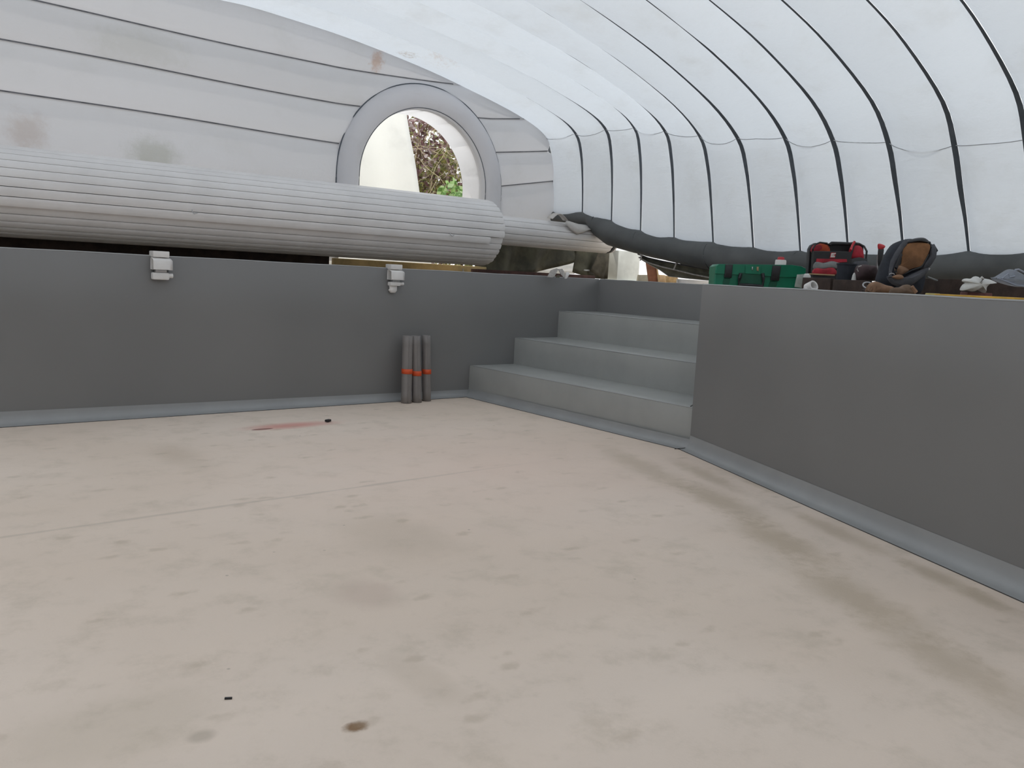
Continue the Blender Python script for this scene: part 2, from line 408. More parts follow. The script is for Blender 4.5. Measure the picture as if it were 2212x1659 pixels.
mb = MB(); mb.tube([(.02, -(YB-C0.y)/2+.06, Z1+.003), (.10, -(YB-C0.y)/2+.10, Z1+.003), (.2, -(YB-C0.y)/2+.09, Z1+.003)], .0026, 5)
mb.build('liner_cut', m_gap, st)

# hung profile rails on the wall tops
def rail(name, a, b, r=.007):
    mb = MB(); a = Vector(a); b = Vector(b)
    pts = [a.lerp(b, k/30) for k in range(31)]
    mb.tube([(p.x, p.y, H+.001+.0015*math.sin(k*1.7)) for k, p in enumerate(pts)], r, 6, flat=1.6)
    return tag(mb.build(name, m_linerband), kind='structure')
rail('trim_1', (XL, YB+.012), (X4, YB+.012)); rail('trim_2', (C0.x+.012, C0.y), (CE.x+.012, CE.y))
rail('trim_3', (X4+.012, YB), (X4+.012, C0.y)); rail('trim_4', (C0.x, C0.y-.01), (X4, C0.y-.01))

# ground around the pool
mb = MB()
def gq(pts): mb.add([(x, y, DZ) for x, y in pts], [tuple(range(len(pts)))])
o = .05
gq([(-14, YB+o), (X4+o, YB+o), (X4+o, 9.2), (-14, 9.2)])
gq([(X4+o, 9.2), (X4+o, C0.y-o), (16, C0.y-o), (16, 9.2)])
gq([(C0.x+NO.x*o, C0.y-o), (CE.x+NO.x*o, YF-o), (16, YF-o), (16, C0.y-o)])
gq([(-14, YF-o), (XL-o, YF-o), (XL-o, YB+o), (-14, YB+o)]); gq([(-14, -8), (16, -8), (16, YF-o), (-14, YF-o)])
tag(mb.build('ground_deck', m_deck, smooth=False), kind='structure')
mb = MB(); mb.add([(-40, 9.2, DZ-.02), (60, 9.2, DZ-.02), (60, 60, DZ-.02), (-40, 60, DZ-.02)], [(0, 1, 2, 3)])
mb.add([(16, -30, DZ-.02), (60, -30, DZ-.02), (60, 9.2, DZ-.02), (16, 9.2, DZ-.02)], [(0, 1, 2, 3)])
tag(mb.build('garden_ground', m_lawn, smooth=False), kind='structure')

# ------------------------------------------------------------------ inflated dome
XC = 2.70; YE = 7.60
FARP = [(6.90, 1.94), (6.87, 2.30), (6.82, 2.60), (6.72, 2.80), (6.42, 2.95), (5.75, 3.12), (5.0, 3.26), (4.30, 3.355), (3.5, 3.42), (2.7, 3.44)]
MIDP = [(6.90, 1.57), (6.77, 1.98), (6.66, 2.27), (6.50, 2.50), (6.07, 2.74), (5.35, 2.99), (4.6, 3.18), (3.9, 3.32), (3.3, 3.38), (2.7, 3.40)]
NEARP = [(6.90, 1.56), (6.74, 1.80), (6.60, 2.00), (6.42, 2.28), (6.16, 2.54), (5.54, 2.80), (4.99, 2.95), (4.3, 3.08), (3.5, 3.17), (2.7, 3.20)]
BASEZ = [(8.0, 1.97), (7.62, 1.955), (7.10, 1.935), (6.63, 1.84), (6.19, 1.745), (5.72, 1.66), (5.22, 1.61), (4.75, 1.565), (4.25, 1.54), (3.3, 1.55), (2.8, 1.56), (-8, 1.56)]
def basez(Y):
    for (a, za), (b_, zb) in zip(BASEZ, BASEZ[1:]):
        if Y >= b_: return zb+(za-zb)*min(1, (Y-b_)/(a-b_))
    return 1.56
def foot(q): return -.05*max(0, 1-q/.1)
def crv(P, s):
    """smooth curve through the profile points, s in 0..1 by index"""
    n = len(P)-1; x = s*n; i = min(int(x), n-1); t = x-i
    p0 = P[max(i-1, 0)]; p1 = P[i]; p2 = P[i+1]; p3 = P[i+2] if i+2 <= n else (2*XC-P[n-1][0], P[n-1][1])
    return tuple(.5*((2*p1[k]) + (-p0[k]+p2[k])*t + (2*p0[k]-5*p1[k]+4*p2[k]-p3[k])*t*t + (-p0[k]+3*p1[k]-3*p2[k]+p3[k])*t**3) for k in (0, 1))
def dome(Y, s):
    """s 0 = right foot, 1 = crown, 2 = left foot"""
    mir = s > 1; q = 2-s if mir else s
    if Y >= 4.5: w_ = max(0, min(1, (Y-4.5)/(6.6-4.5))); w_ = w_*w_*(3-2*w_); a, b_ = crv(MIDP, q), crv(FARP, q)
    else: w_ = max(0, min(1, (4.5-Y)/(4.5-2.8))); a, b_ = crv(MIDP, q), crv(NEARP, q)
    x, z = a[0]*(1-w_)+b_[0]*w_, a[1]*(1-w_)+b_[1]*w_
    bz0 = 1.57 if Y < 4.5 else 1.57*(1-w_)+1.94*w_
    z += (basez(Y)-bz0)*max(0, 1-q/.3)+foot(q)
    if mir: x = 2*XC-x
    return Vector((x, Y, z))
def dnorm(Y, s):
    a = dome(Y, max(0, s-.01)); b_ = dome(Y, min(2, s+.01)); t = b_-a; n = Vector((t.z, 0, -t.x)).normalized()
    c = Vector((XC, Y, 1.6)); 
    return n if (c-dome(Y, s)).dot(n) > 0 else -n
SEAMS = [7.62, 7.10, 6.63, 6.19, 5.72, 5.22, 4.75, 4.25, 3.79, 3.31, 2.80, 2.33, 1.84, 1.34, .85, .36, -.14, -.64, -1.14, -1.64, -2.14, -2.64, -3.14, -3.64]
def webw(s): q = s if s < 1 else 2-s; return .013+.026*math.exp(-((q-.30)/.22)**2)
mb = MB()
for Y in SEAMS:
    rows = []
    for k in range(0, 73):
        s = 2*k/72; p = dome(Y, s)-dnorm(Y, s)*.021; w_ = webw(s)*.56
        rows.append([(p.x, p.y-w_, p.z), (p.x, p.y+w_, p.z)])
    mb.grid(rows)
ceil = tag(mb.build('ceiling', m_web), kind='structure')
NS = 84
for a, b_ in zip(SEAMS, SEAMS[1:]):
    rows = []; NV = 14
    for j in range(NV+1):
        v = j/NV; u = -math.cos(v*math.pi)           # denser at the seams
        row = []
        for k in range(NS+1):
            s = 2*k/NS; wa = webw(s)*.5; Y = (a-wa)+((b_+wa)-(a-wa))*(u*.5+.5)
            p = dome(Y, s); n = dnorm(Y, s)
            q = s if s < 1 else 2-s
            bl = (1-abs(u)**2.2)**.7
            dp = .074*bl-.028 + .020*bl*noise.noise(Vector((p.x*2.2, p.y*3, p.z*2.2+a)))
            dp -= .010*bl*math.exp(-((q-.335)/.008)**2)    # stitched cross seam
            row.append(p+n*dp)
        rows.append(row)
    MB().grid(rows).build('fabric_panel', m_roof, ceil)
    if b_ > 1.5:
        for ss in (.335,):
            pts = []
            for j in range(15):
                u = -.93+1.86*j/14; Y = a+(b_-a)*(u*.5+.5); s = ss+.010*(1-u*u)*math.sin(a*7)
                bl = (1-abs(u)**2.2)**.7
                p = dome(Y, s)+dnorm(Y, s)*(.074*bl-.028-.006*bl); pts.append(p)
            MB().tube(pts, .0030, 5).build('cross_seam', m_seamgrey, ceil)

# far end wall of the dome: bands of fabric with an arched doorway
DCX, DCZ = 5.04, 2.10
def ringz(X, ra, rb):
    d = (X-DCX)/ra
    return DCZ+rb*math.sqrt(1-d*d) if abs(d) < 1 else None
def domez(X):
    lo, hi = 0, 1; xx = X if X >= XC else 2*XC-X
    if xx > 6.86: return 2.45
    for _ in range(40):
        m_ = (lo+hi)/2
        if dome(YE, m_).x > xx: lo = m_
        else: hi = m_
    return dome(YE, lo).z
def up(X): return 0 if X < 4 else (.15*((X-4)/1.9)**1.4 if X < 5.9 else .15+.15*(X-5.9)/.95)
def zs(j, X):
    return [1.24, 1.66, 1.965, 2.385, 2.755, 3.085, 3.60][j] + (up(X)*(1.22 if j == 2 else 1 if j > 2 else .4) if j < 6 else 0) + .006*math.sin(X*2.1+j)
mb = MB()
for j in range(1, 6):
    for x0, x1_ in ((-1.5, 6.9),):
        rows = []
        n = 160
        cur = []
        def flush():
            if len(cur) > 1: mb.grid(list(cur))
            cur.clear()
        for k in range(n+1):
            X = x0+(x1_-x0)*k/n; z = zs(j, X); rz_ = ringz(X, .99, .96)
            if (rz_ and z < rz_) or z > domez(X)-.01 : flush(); continue
            cur.append([(X, YE-.002, z-.006), (X, YE-.002, z+.006)])
        flush()
wend = tag(mb.build('wall_end', m_web2), kind='structure')
for j in range(0, 6):
    runs = []; cur = []; n = 210
    for k in range(n+1):
        X = -1.52+8.50*k/n; lo = zs(j, X); hi = zs(j+1, X); rz_ = ringz(X, .97, .94)
        l2 = lo; h2 = min(hi, domez(X)+.03)
        if rz_: l2 = max(l2, rz_)
        if X > DCX-.97 and X < DCX+.97 and h2 <= (rz_ or 0): l2 = 9
        if j == 0 and X > 5.9: l2 = h2
        if h2-l2 < .004:
            if len(cur) > 1: runs.append(cur)
            cur = []; continue
        col = []
        for i in range(15):
            z = l2+(h2-l2)*i/14; v = (z-lo)/(hi-lo) if hi > lo else .5; u = max(-1, min(1, 2*v-1))
            bl = (1-abs(u)**2.6)**.55 if abs(u) < 1 else 0
            y = YE+.02-.062*bl-.012*noise.noise(Vector((X*1.7, z*2.5, j)))*bl
            col.append((X, y, z))
        cur.append(col)
    if len(cur) > 1: runs.append(cur)
    for rn in runs:
        if len(rn) > 2: MB().grid(rn).build('fabric_panel', m_end, wend)

# rear end of the dome behind the photographer
rows = []
for k in range(61):
    X = -1.5+8.4*k/60; zt_ = domez(X); rows.append([(X, -3.64-.05*math.sin(q/20*math.pi*5)**2, 1.2+(min(zt_, 3.2)-1.2)*q/20) for q in range(21)])
tag(MB().grid(rows).build('wall_rear', m_end), kind='structure')

# inflated arch round the doorway and its sleeve to the outside
dr = empty('door_1', (DCX, YE, DZ), 0, kind='structure')
A1, B1, RR = .905, .875, .122
def arc(t, a, b_, y, zc=DCZ):     # t 0..1 from right foot over the top to left foot
    L = zc-DZ
    if t < .2: return Vector((DCX+a, y, DZ+.12+(L-.12)*t/.2))
    if t > .8: return Vector((DCX-a, y, DZ+.12+(L-.12)*(1-t)/.2))
    th = (t-.2)/.6*math.pi; return Vector((DCX+a*math.cos(th), y, zc+b_*math.sin(th)))
O = Vector((DCX, YE, DZ))
rows = []
for k in range(97):
    t = k/96; c = arc(t, A1, B1, YE); cc = Vector((DCX, YE, max(DZ, min(DCZ, c.z)))) if (t < .2 or t > .8) else Vector((DCX, YE, DCZ))
    n = (c-Vector((DCX, YE, c.z)) if (t < .2 or t > .8) else c-cc).normalized()
    rows.append([c+n*(RR*1.05*math.cos(q*2*math.pi/20))+Vector((0, 1, 0))*(RR*.95*math.sin(q*2*math.pi/20))-O for q in range(20)])
MB().grid(rows, closev=True).build('inflated_arch', m_ring, dr)
# dark line where arch meets wall
MB().tube([arc(k/96, A1+RR*1.04, B1+RR*1.04, YE-.035)-O for k in range(97)], .006, 6).build('arch_seam', m_web, dr)
MB().tube([arc(k/96, A1-RR*.93, B1-RR*.93, YE-.06)-O for k in range(97)], .004, 6).build('sleeve_seam', m_web, dr)
# sleeve made of cushions between radial stitches
NSG = 12
for g in range(NSG):
    rows = []
    for k in range(11):
        u = k/10*2-1; t = (g+k/10)/NSG; bl = (1-abs(u)**2.4)**.5
        row = []
        for i in range(9):
            v = i/8; y = YE-.02+.40*v; d = .105 - .022*bl*math.sin(v*math.pi)
            row.append(arc(t, .905-d, .855-d, y)-O)
        rows.append(row)
    MB().grid(rows).build('sleeve_panel', m_ring, dr)

# ------------------------------------------------------------------ grey sleeve round the dome foot
SL = [(7.75, 1.975, 1.86), (7.4, 1.965, 1.82), (7.22, 1.955, 1.825), (6.98, 1.945, 1.808), (6.84, 1.905, 1.685), (6.62, 1.845, 1.575), (6.27, 1.752, 1.505), (6.07, 1.709, 1.468), (5.87, 1.675, 1.44), (5.22, 1.615, 1.345),
      (4.73, 1.565, 1.322), (4.24, 1.540, 1.310), (3.8, 1.535, 1.306), (3.28, 1.546, 1.310), (2.8, 1.556, 1.318), (2.41, 1.561, 1.325)]
y = 2.0
while y > -3.6: SL.append((y, 1.56, 1.325)); y -= .45
def sl(Y):
    for (a, ta, ba), (b_, tb, bb) in zip(SL, SL[1:]):
        if Y >= b_:
            q = min(1, (Y-b_)/(a-b_)); return tb+(ta-tb)*q+.012, bb+(ba-bb)*q
    return SL[-1][1:]
slv = empty('ballast_sleeve', (6.9, 5.0, 1.5), 0, 'dark grey fabric tube sagging along the foot of the dome on the right', 'fabric tube')
ys = []; y = 7.7
while y > -3.4: ys.append(y); y -= .045
rows = []
ties = [6.86, 6.19, 5.22, 4.25, 3.3, 2.35, 1.4, .4]
for y in ys:
    t_, b_ = sl(y); c = (t_+b_)/2; r = (t_-b_)/2
    pin = sum(math.exp(-((y-q)/.035)**2) for q in ties)
    row = []
    for k in range(24):
        a = k*2*math.pi/24
        wr = 1+.05*noise.noise(Vector((math.cos(a)*1.5, y*3.5, math.sin(a)*1.5)))+.018*math.sin(y*33+2*math.sin(a*2))*max(0, noise.noise(Vector((3, y*1.7, 0)))+.3)-.025*pin*(1 if math.cos(a) < .3 else .4)
        row.append(Vector((6.90+.02+r*1.05*math.cos(a)*wr-6.9, y-5.0, c+r*math.sin(a)*(wr if k not in (5, 6, 7) else 1)-1.5)))
    rows.append(row)
MB().grid(rows, closev=True).build('tube', m_sleeve, slv)
for y in ties:
    t_, b_ = sl(y); c = (t_+b_)/2; r = (t_-b_)/2
    pts = [Vector((.02+(r*1.05-.006)*math.cos(a), y-5.0+.02*math.sin(a*1.3+y), c-1.5+(r-.004)*math.sin(a))) for a in [R(75+10*k) for k in range(20)]]
    MB().tube(pts, .0045, 6).build('tie_band', m_black, slv)
# lining hung under the raised sleeve, with its rope edge and hooks
ln = empty('hanging_lining', (7.0, 5.7, 1.35), 0, 'olive lining with a pale rope edge slung below the raised grey tube', 'lining')
top = [hitX(1378, 549, 7.0), hitX(1400, 557, 7.0), hitX(1430, 564, 7.0), hitX(1462, 570, 7.0), hitX(1500, 577, 7.0), hitX(1545, 584, 7.0), hitX(1600, 592, 7.0)]
mid = [hitX(1380, 556, 7.0), hitX(1400, 567, 7.0), hitX(1428, 576, 7.0), hitX(1458, 583, 7.0), hitX(1498, 593, 7.0), hitX(1545, 602, 7.0), hitX(1600, 609, 7.0)]
low = [hitX(1384, 560, 7.05), hitX(1402, 571, 7.05), hitX(1425, 583, 7.05), hitX(1445, 597, 7.05), hitX(1490, 602, 7.05), hitX(1545, 607, 7.05), hitX(1600, 612, 7.05)]
OL = Vector((7.0, 5.7, 1.35))
def lerprow(A, B, n=6, bow=.04):
    return [[a.lerp(b_, i/n)+Vector((bow*math.sin(i/n*math.pi), 0, 0))-OL for i in range(n+1)] for a, b_ in zip(A, B)]
MB().grid(lerprow(top, mid)).build('upper_fold', m_net, ln, solid=.006)
MB().grid(lerprow(mid, low, bow=.02)).build('lower_fold', m_net, ln, solid=.006)
MB().tube([p-OL for p in mid], .007, 6).build('rope', m_rope, ln)
MB().tube([p-OL for p in top], .007, 6).build('rope', m_greyfab, ln)
MB().tube([p-OL for p in low], .004, 6).build('rope', m_rope, ln)
for k, (tp, mp) in enumerate(((hitX(1387, 550, 6.93), hitX(1383, 563, 6.93)), (hitX(1461, 569, 6.93), hitX(1455, 583, 6.93)), (hitX(1541, 585, 6.93), hitX(1536, 597, 6.93)))):
    pts = [tp-OL+Vector((0, -.02, 0)), tp-OL+Vector((0, 0, .012)), (tp*.6+mp*.4)-OL, mp-OL]
    MB().tube(pts, .007, 6).build('hook', m_rope, ln)

# ------------------------------------------------------------------ rolled slatted pool cover
RY, RZ, RB = 7.0, 1.607, .352; RX0, RX1 = -1.1, 5.42
rl = empty('rolled_pool_cover', (2.5, RY, RZ), 0, 'big roll of white slatted pool cover lying above the back wall', 'pool cover')
NSL = 31
ANG_END = R(199)          # where the outer wrap stops, on the pool side (180 = towards us)
def slat(mb, R0, a0, a1, x0, x1, th=.017, gap=.0026):
    tp_ = .0108 if R0 > .25 else 0
    """one hollow-looking bar, slightly crowned, with rounded ends"""
    n = 5; g = gap/R0
    rows = []
    xs = [x0, x0+.006, x0+.02, (x0+x1)/2, x1-.02, x1-.006, x1]
    ins = [.35, .12, 0, 0, 0, .12, .35]
    for x, q in zip(xs, ins):
        row = []
        aa, ab = a0+g+(a1-a0)*q*.25, a1-g-(a1-a0)*q*.25
        for k in range(n+1):
            t = k/n; a = aa+(ab-aa)*t
            ed = (1-abs(2*t-1)**6)
            r = (R0-th*.16+th*.16*ed - q*th*.4)*(1-tp_*(x1-x))
            row.append((x, r*math.cos(a), r*math.sin(a)))
        for k in (n, 0):
            a = (ab if k else aa); r = (R0-th)*(1-tp_*(x1-x)); row.append((x, r*math.cos(a), r*math.sin(a)))
        row = [(q_[0], q_[1], q_[2]-(.0038*(x1-x) if tp_ else 0)) for q_ in row]
        rows.append(row)
    mb.grid(rows, closev=True); nv = len(rows[0]); N = len(mb.v); mb.f.append(tuple(range(N-nv, N))); mb.f.append(tuple(range(N-nv*7, N-nv*6)))
da = 2*math.pi/NSL
for k in range(NSL):
    a1 = ANG_END-k*da; a0 = a1-da
    # spiral: just past the end (k near NSL) the wrap lies one layer lower
    Rk = RB-.030*(k/NSL)+(.005 if k == 0 else 0)
    xj = RX1+random.uniform(-.006, .006)
    mb = MB(); slat(mb, Rk, a0, a1, RX0-2.5, (xj if k else RX1-.18)-2.5, th=.026 if k == 0 else .017)
    so = mb.build('slat', m_slat, rl)
    if k == 0:
        for (px, py) in ((421, 484), (976, 527)):
            w_ = hitY(px, py, RY-RB-.01)
            c = Vector((w_.x-2.5, -(RB+.006)*math.cos(R(10)), (RB)*math.sin(R(-9))))
            e = MB(); e.tube([c+Vector((-.018, 0, .016)), c+Vector((-.02, -.010, .0)), c+Vector((-.008, -.016, -.014)), c+Vector((.02, -.012, -.004))], .004, 6)
            e.build('fastening_clip', m_metal, so)
mb = MB(); slat(mb, RB-.031, ANG_END-da*1.0, ANG_END+da*.02, RX0-2.5, RX1-2.5, th=.014); mb.build('slat', m_slat, rl)
# the two inner wraps seen only as the body below the outer slats
mb = MB(); mb.tube([(RX0-2.5+.01, 0, 0), (RX1-2.5-.012, 0, 0)], (RB-.075), 40); mb.build('roll_core', m_core, rl)
# slim part of the cover, wound on the same shaft, runs on to the right
RZ2 = 1.660; R2 = .152; SXA, SXB = 5.49, 7.22
sr = empty('slim_cover_roll', (6.4, RY, RZ2), 0, 'slimmer slatted roll running right from the big cover roll to the white housing', 'pool cover')
N2 = 13
for k in range(N2):
    mb = MB(); slat(mb, R2, k*2*math.pi/N2, (k+1)*2*math.pi/N2, SXA-6.4, SXB-6.4, th=.014, gap=.0022)
    mb.build('slat', m_slat, sr)
MB().tube([(SXA-6.4, 0, 0), (SXB+.06-6.4, 0, 0)], R2-.022, 24).build('roll_core', m_core, sr)
for x in (SXB+.02, SXB+.06): MB().tube([(x-6.4, 0, 0), (x+.02-6.4, 0, 0)], R2-.004, 24).build('end_ring', m_black if x < SXB+.05 else m_slat, sr)
# loose beige sheet folded over the slim roll
ls = empty('loose_sheet', (6.3, RY-R2, RZ2), 0, 'loose beige plastic sheet folded over the slim slatted roll', 'sheet')
m_bs = simple('beige_sheet', (.56, .53, .50), .6, .06); OS = Vector((6.3, RY-R2, RZ2))
rows = []
for a, b_ in zip([(1218, 474), (1236, 480), (1252, 485), (1266, 488), (1277, 494)], [(1220, 480), (1234, 498), (1246, 506), (1258, 503), (1268, 498)]):
    A_ = hitY(*a, RY-R2*.62); B_ = hitY(*b_, RY-R2-.012); rows.append([A_.lerp(B_, i/6)+Vector((0, -.035*math.sin(i/6*math.pi), 0))-OS for i in range(7)])
MB().grid(rows).build('sheet_fold', m_bs, ls, solid=.004)
rows = []
for i in range(15):
    f = i/14; p_ = hitY(1190+f*34, 473-13*math.sin(f*math.pi)+5*f, RY-R2*.75); rows.append([p_-OS+Vector((0, -.03, .0)), p_-OS+Vector((0, .06, .012))])
MB().grid(rows).build('sheet_loop', m_bs, ls, solid=.004)

# white end housing of the roller
hx = hitY(1346, 604, 7.05)
hb_ = empty('roller_housing', (hx.x, 7.05, DZ), 0, 'upright white housing at the right end of the slim cover roll', 'housing')
mb = MB(); mb.box((0, 0, .185), (.39, .16, .37), bev=.12); mb.build('case', m_post, hb_)
mb = MB(); mb.box((0, -.005, .014), (.43, .20, .02), bev=.2); mb.build('foot_plate', m_post, hb_)
mb = MB(); mb.tube([(-.26, 0, .44), (-.19, 0, .43)], .05, 16); mb.build('shaft', m_black, hb_)

# ------------------------------------------------------------------ brackets on the back wall
def bracket(px, z_hi, big, label):
    w_ = hitY(px, 590, YB)
    e = empty('wall_bracket', (w_.x, YB, H), 0, label, 'bracket', 'brackets hooked over the back wall')
    MB().box((0, -.012, .014), (.105, .09, .042), bev=.15).build('top_plate', m_white, e)
    # curved hood
    rows = []
    for k in range(9):
        a = k/8*math.pi/2; y_ = -.01-.055*math.sin(a); z_ = -.012-.02*(1-math.cos(a))*1.2 - (0 if k < 8 else .055)
        rows.append([(-.055, y_, z_), (-.05, y_-.004, z_+.002), (.045, y_-.004, z_+.002), (.06+.01*k/8, y_, z_)])
    rows += [[(q[0]*.96, .0, q[2]) for q in r] for r in rows[::-1]]
    MB().grid(rows).build('hood', m_white, e, solid=.004)
    MB().tube([(-.035, -.035, -.098), (.035, -.035, -.098)], .018, 12).build('bolt', m_metal, e)
    mb = MB()
    if big:
        mb.box((-.005, -.03, -.125), (.095, .05, .032), bev=.25); mb.build('clamp_arm', m_white, e)
        MB().tube([(.0, -.035, -.125), (.078, -.035, -.122)], .013, 12).build('pin', m_white, e)
        mb = MB(); o_ = [(-.045, -.135), (-.04, -.165), (-.05, -.178), (-.03, -.20), (.012, -.20), (.028, -.182), (.028, -.135)]
        mb.puff(o_, -.02, .02); mb.build('lower_tongue', m_white, e)
    else:
        mb.box((.0, -.03, -.135), (.11, .05, .05), bev=.25); mb.build('clamp_arm', m_white, e)
        MB().tube([(.0, -.035, -.132), (.078, -.035, -.130)], .016, 12).build('pin', m_white, e)
    e.scale = (1.12, 1.12, 1.08)
    return e
bracket(343, 0, False, 'shaded white bracket hooked over the back wall under the roll, the left one')
bracket(849, 0, True, 'white bracket with a lower tongue on the back wall, left of the leaning tubes')

# ------------------------------------------------------------------ grey tubes standing on the floor
for k, (pb, pt_, pw, lab) in enumerate((((875, 871), (885, 725), .125, 'leftmost grey tube, orange taped and leaning right against the back wall'),
                                       ((898, 870), (902, 724), .10, 'middle grey tube of the three with orange tape'),
                                       ((919, 869), (925, 724), .085, 'rightmost and slimmest grey tube with orange tape, behind the middle one'))):
    yy = YB-.16 if k != 2 else YB-.12
    rad = (.047, .044, .040)[k]
    b0 = hitY(*pb, yy); t0 = hitY(*pt_, yy); dx = t0.x-b0.x
    e = empty('grey_tube', (b0.x, yy-.02, .0035 if False else .001), 0, lab, 'tube', 'grey tubes standing by the back wall')
    L = .605; lean = Vector((dx, .05, L))
    # rolled sheet: spiral section
    def spiral(r, zf, th=.004, turns=2.15, n=44):
        return [Vector((0, 0, 0))+lean*zf+Vector(((r-.006+.006*i/n)*math.cos(R(200)+turns*2*math.pi*i/n), (r-.006+.006*i/n)*math.sin(R(200)+turns*2*math.pi*i/n), 0)) for i in range(n+1)]
    rows = [spiral(rad, q/8) for q in range(9)]
    MB().grid(rows).build('rolled_sheet', m_roll, e, solid=.003)
    zf = (.475, .44, .45)[k]
    rows = [[lean*(zf+dz)+Vector(((rad+.003)*math.cos(a), (rad+.003)*math.sin(a), 0)) for a in [2*math.pi*i/28 for i in range(28)]] for dz in (-.036, 0, .036)]
    MB().grid(rows, closev=True).build('tape_band', m_orange, e, solid=.001)

# ------------------------------------------------------------------ things on the deck: a local frame that faces the photographer
K = math.tan(ROLL)
class Item:
    def __init__(s, name, px, off, label, cat, turn=0, depth=None, group=None):
        hy = 595+(px-1113)*.0525
        r = (px-1106)/F*CR - (hy-829.5)/F*CU + CF
        if depth is None:
            n = Vector((NO.x, NO.y)); t = (C0.dot(NO)+off)/Vector((r.x, r.y)).dot(n)
        else: t = depth/(r.x*math.sin(YAW)+r.y*math.cos(YAW))
        s.d = t*(r.x*math.sin(YAW)+r.y*math.cos(YAW)); s.k = s.d/F/math.cos(PITCH)*1.0; s.px = px
        s.hy = hy; s.e = empty(name, (r.x*t, r.y*t, DZ), -YAW+turn, label, cat, group)
    def L(s, px, py):
        c, sn = math.cos(ROLL), math.sin(ROLL); dx = px-s.px; dy = py-s.hy
        return ((dx*c+dy*sn)*s.k, (-dy*c+dx*sn)*s.k+EYE-DZ)
    def O(s, pts): return [s.L(*p) for p in pts]
    def puff(s, name, mat, pts, y0, depth, parent=None, p=2.2, flat=False, dense=True, **k):
        o = s.O(pts)
        if dense:
            q = []
            for i in range(len(o)):     # rounded outline
                p0, p1, p2, p3 = o[i-1], o[i], o[(i+1) % len(o)], o[(i+2) % len(o)]
                for t in (0, .33, .66):
                    q.append(tuple(.5*((2*p1[m_])+(-p0[m_]+p2[m_])*t+(2*p0[m_]-5*p1[m_]+4*p2[m_]-p3[m_])*t*t+(-p0[m_]+3*p1[m_]-3*p2[m_]+p3[m_])*t**3) for m_ in (0, 1)))
            o = q
        mb = MB(); mb.puff(o, y0, depth, p=p, flatback=flat); return mb.build(name, mat, parent or s.e, **k)
    def slab(s, name, mat, pts, y0, y1, parent=None, bev=.003):
        """flat faced piece with real depth and chamfered rim"""
        o = s.O(pts); n = len(o); cx = sum(q[0] for q in o)/n; cz = sum(q[1] for q in o)/n
        def sh(f): return [(cx+(q[0]-cx)*f, cz+(q[1]-cz)*f) for q in o]
        w_ = max(max(abs(q[0]-cx) for q in o), .01); f = 1-bev/w_
        P = [[(q[0], y0, q[1]) for q in sh(f)], [(q[0], y0+bev, q[1]) for q in o], [(q[0], y1-bev, q[1]) for q in o], [(q[0], y1, q[1]) for q in sh(f)]]
        mb = MB(); mb.grid(P, closev=True); mb.f.append(tuple(range(n))); mb.f.append(tuple(range(3*n, 4*n))); return mb.build(name, mat, parent or s.e)
    def tube(s, name, mat, pts, y, r, parent=None, n=8, flat=1):
        ys_ = y if isinstance(y, (list, tuple)) else [y]*len(pts)
        mb = MB(); mb.tube([(a[0], yy, a[1]) for a, yy in zip(s.O(pts), ys_)], r, n, flat=flat); return mb.build(name, mat, parent or s.e)

# green case
g = Item('tool_case', 1640, .50, 'green plastic tool case with black latches lying at the wall edge', 'tool case', turn=R(-3))
body = [(1541, 617), (1543, 578), (1549, 573), (1700, 575), (1719, 578), (1731, 583), (1734, 627)]
g.slab('body', m_green, body, -.075, .17, bev=.008)
g.slab('lid', m_green, [(1542, 592), (1543, 577), (1549, 572), (1700, 574), (1720, 577), (1732, 583), (1733, 598), (1700, 600)], -.085, .18, bev=.006)
for q in (((1561, 600), (1563, 573), (1578, 573), (1576, 601)), ((1657, 606), (1660, 575), (1677, 576), (1674, 607))):
    g.slab('latch', m_black, q, -.098, -.06, bev=.004)
for q in (((1558, 618), (1561, 601), (1574, 602), (1572, 619)), ((1653, 622), (1657, 607), (1672, 608), (1669, 623))):
    g.slab('latch_recess', m_green2, q, -.079, -.05, bev=.002)
g.slab('handle_recess', m_green2, [(1592, 619), (1596, 590), (1640, 592), (1641, 621)], -.087, -.05, bev=.002)
g.tube('handle', m_black, [(1595, 592), (1592, 602), (1590, 615), (1610, 616), (1640, 618), (1641, 600), (1640, 592)], [-.09, -.10, -.105, -.105, -.105, -.10, -.09], .013)
g.slab('lid_boss', m_green, [(1604, 592), (1604, 575), (1636, 577), (1636, 594)], -.094, -.07, bev=.003)
g.slab('catch', m_wood, [(1627, 586), (1627, 578), (1631, 578), (1631, 587)], -.10, -.09, bev=.001)
g.slab('catch', m_metal, [(1617, 585), (1617, 578), (1619, 578), (1619, 585)], -.10, -.09, bev=.001)
g.slab('white_label', m_paper, [(1707, 620), (1711, 594), (1726, 593), (1724, 622)], -.0885, -.080, bev=.001)

j = Item('lidded_jar', 1681, .86, 'small white jar with a red cap standing behind the green case', 'jar')
def lathe(it, name, mat, cx, prof_, y=0, parent=None, n=24):
    rows = [[(cx+r*math.cos(2*math.pi*i/n), y+r*math.sin(2*math.pi*i/n), z) for i in range(n)] for r, z in prof_]
    return MB().grid(rows, closev=True).build(name, mat, parent or it.e)
cx, zt = j.L(1681, 563); wv_ = .0425
lathe(j, 'jar_body', m_white, 0, [(.001, 0), (wv_, .002), (wv_, zt-.012), (wv_*.92, zt), (.001, zt)])
lathe(j, 'cap', m_redp, 0, [(.001, zt), (.026, zt), (.027, zt+.012), (.022, zt+.022), (.001, zt+.024)])

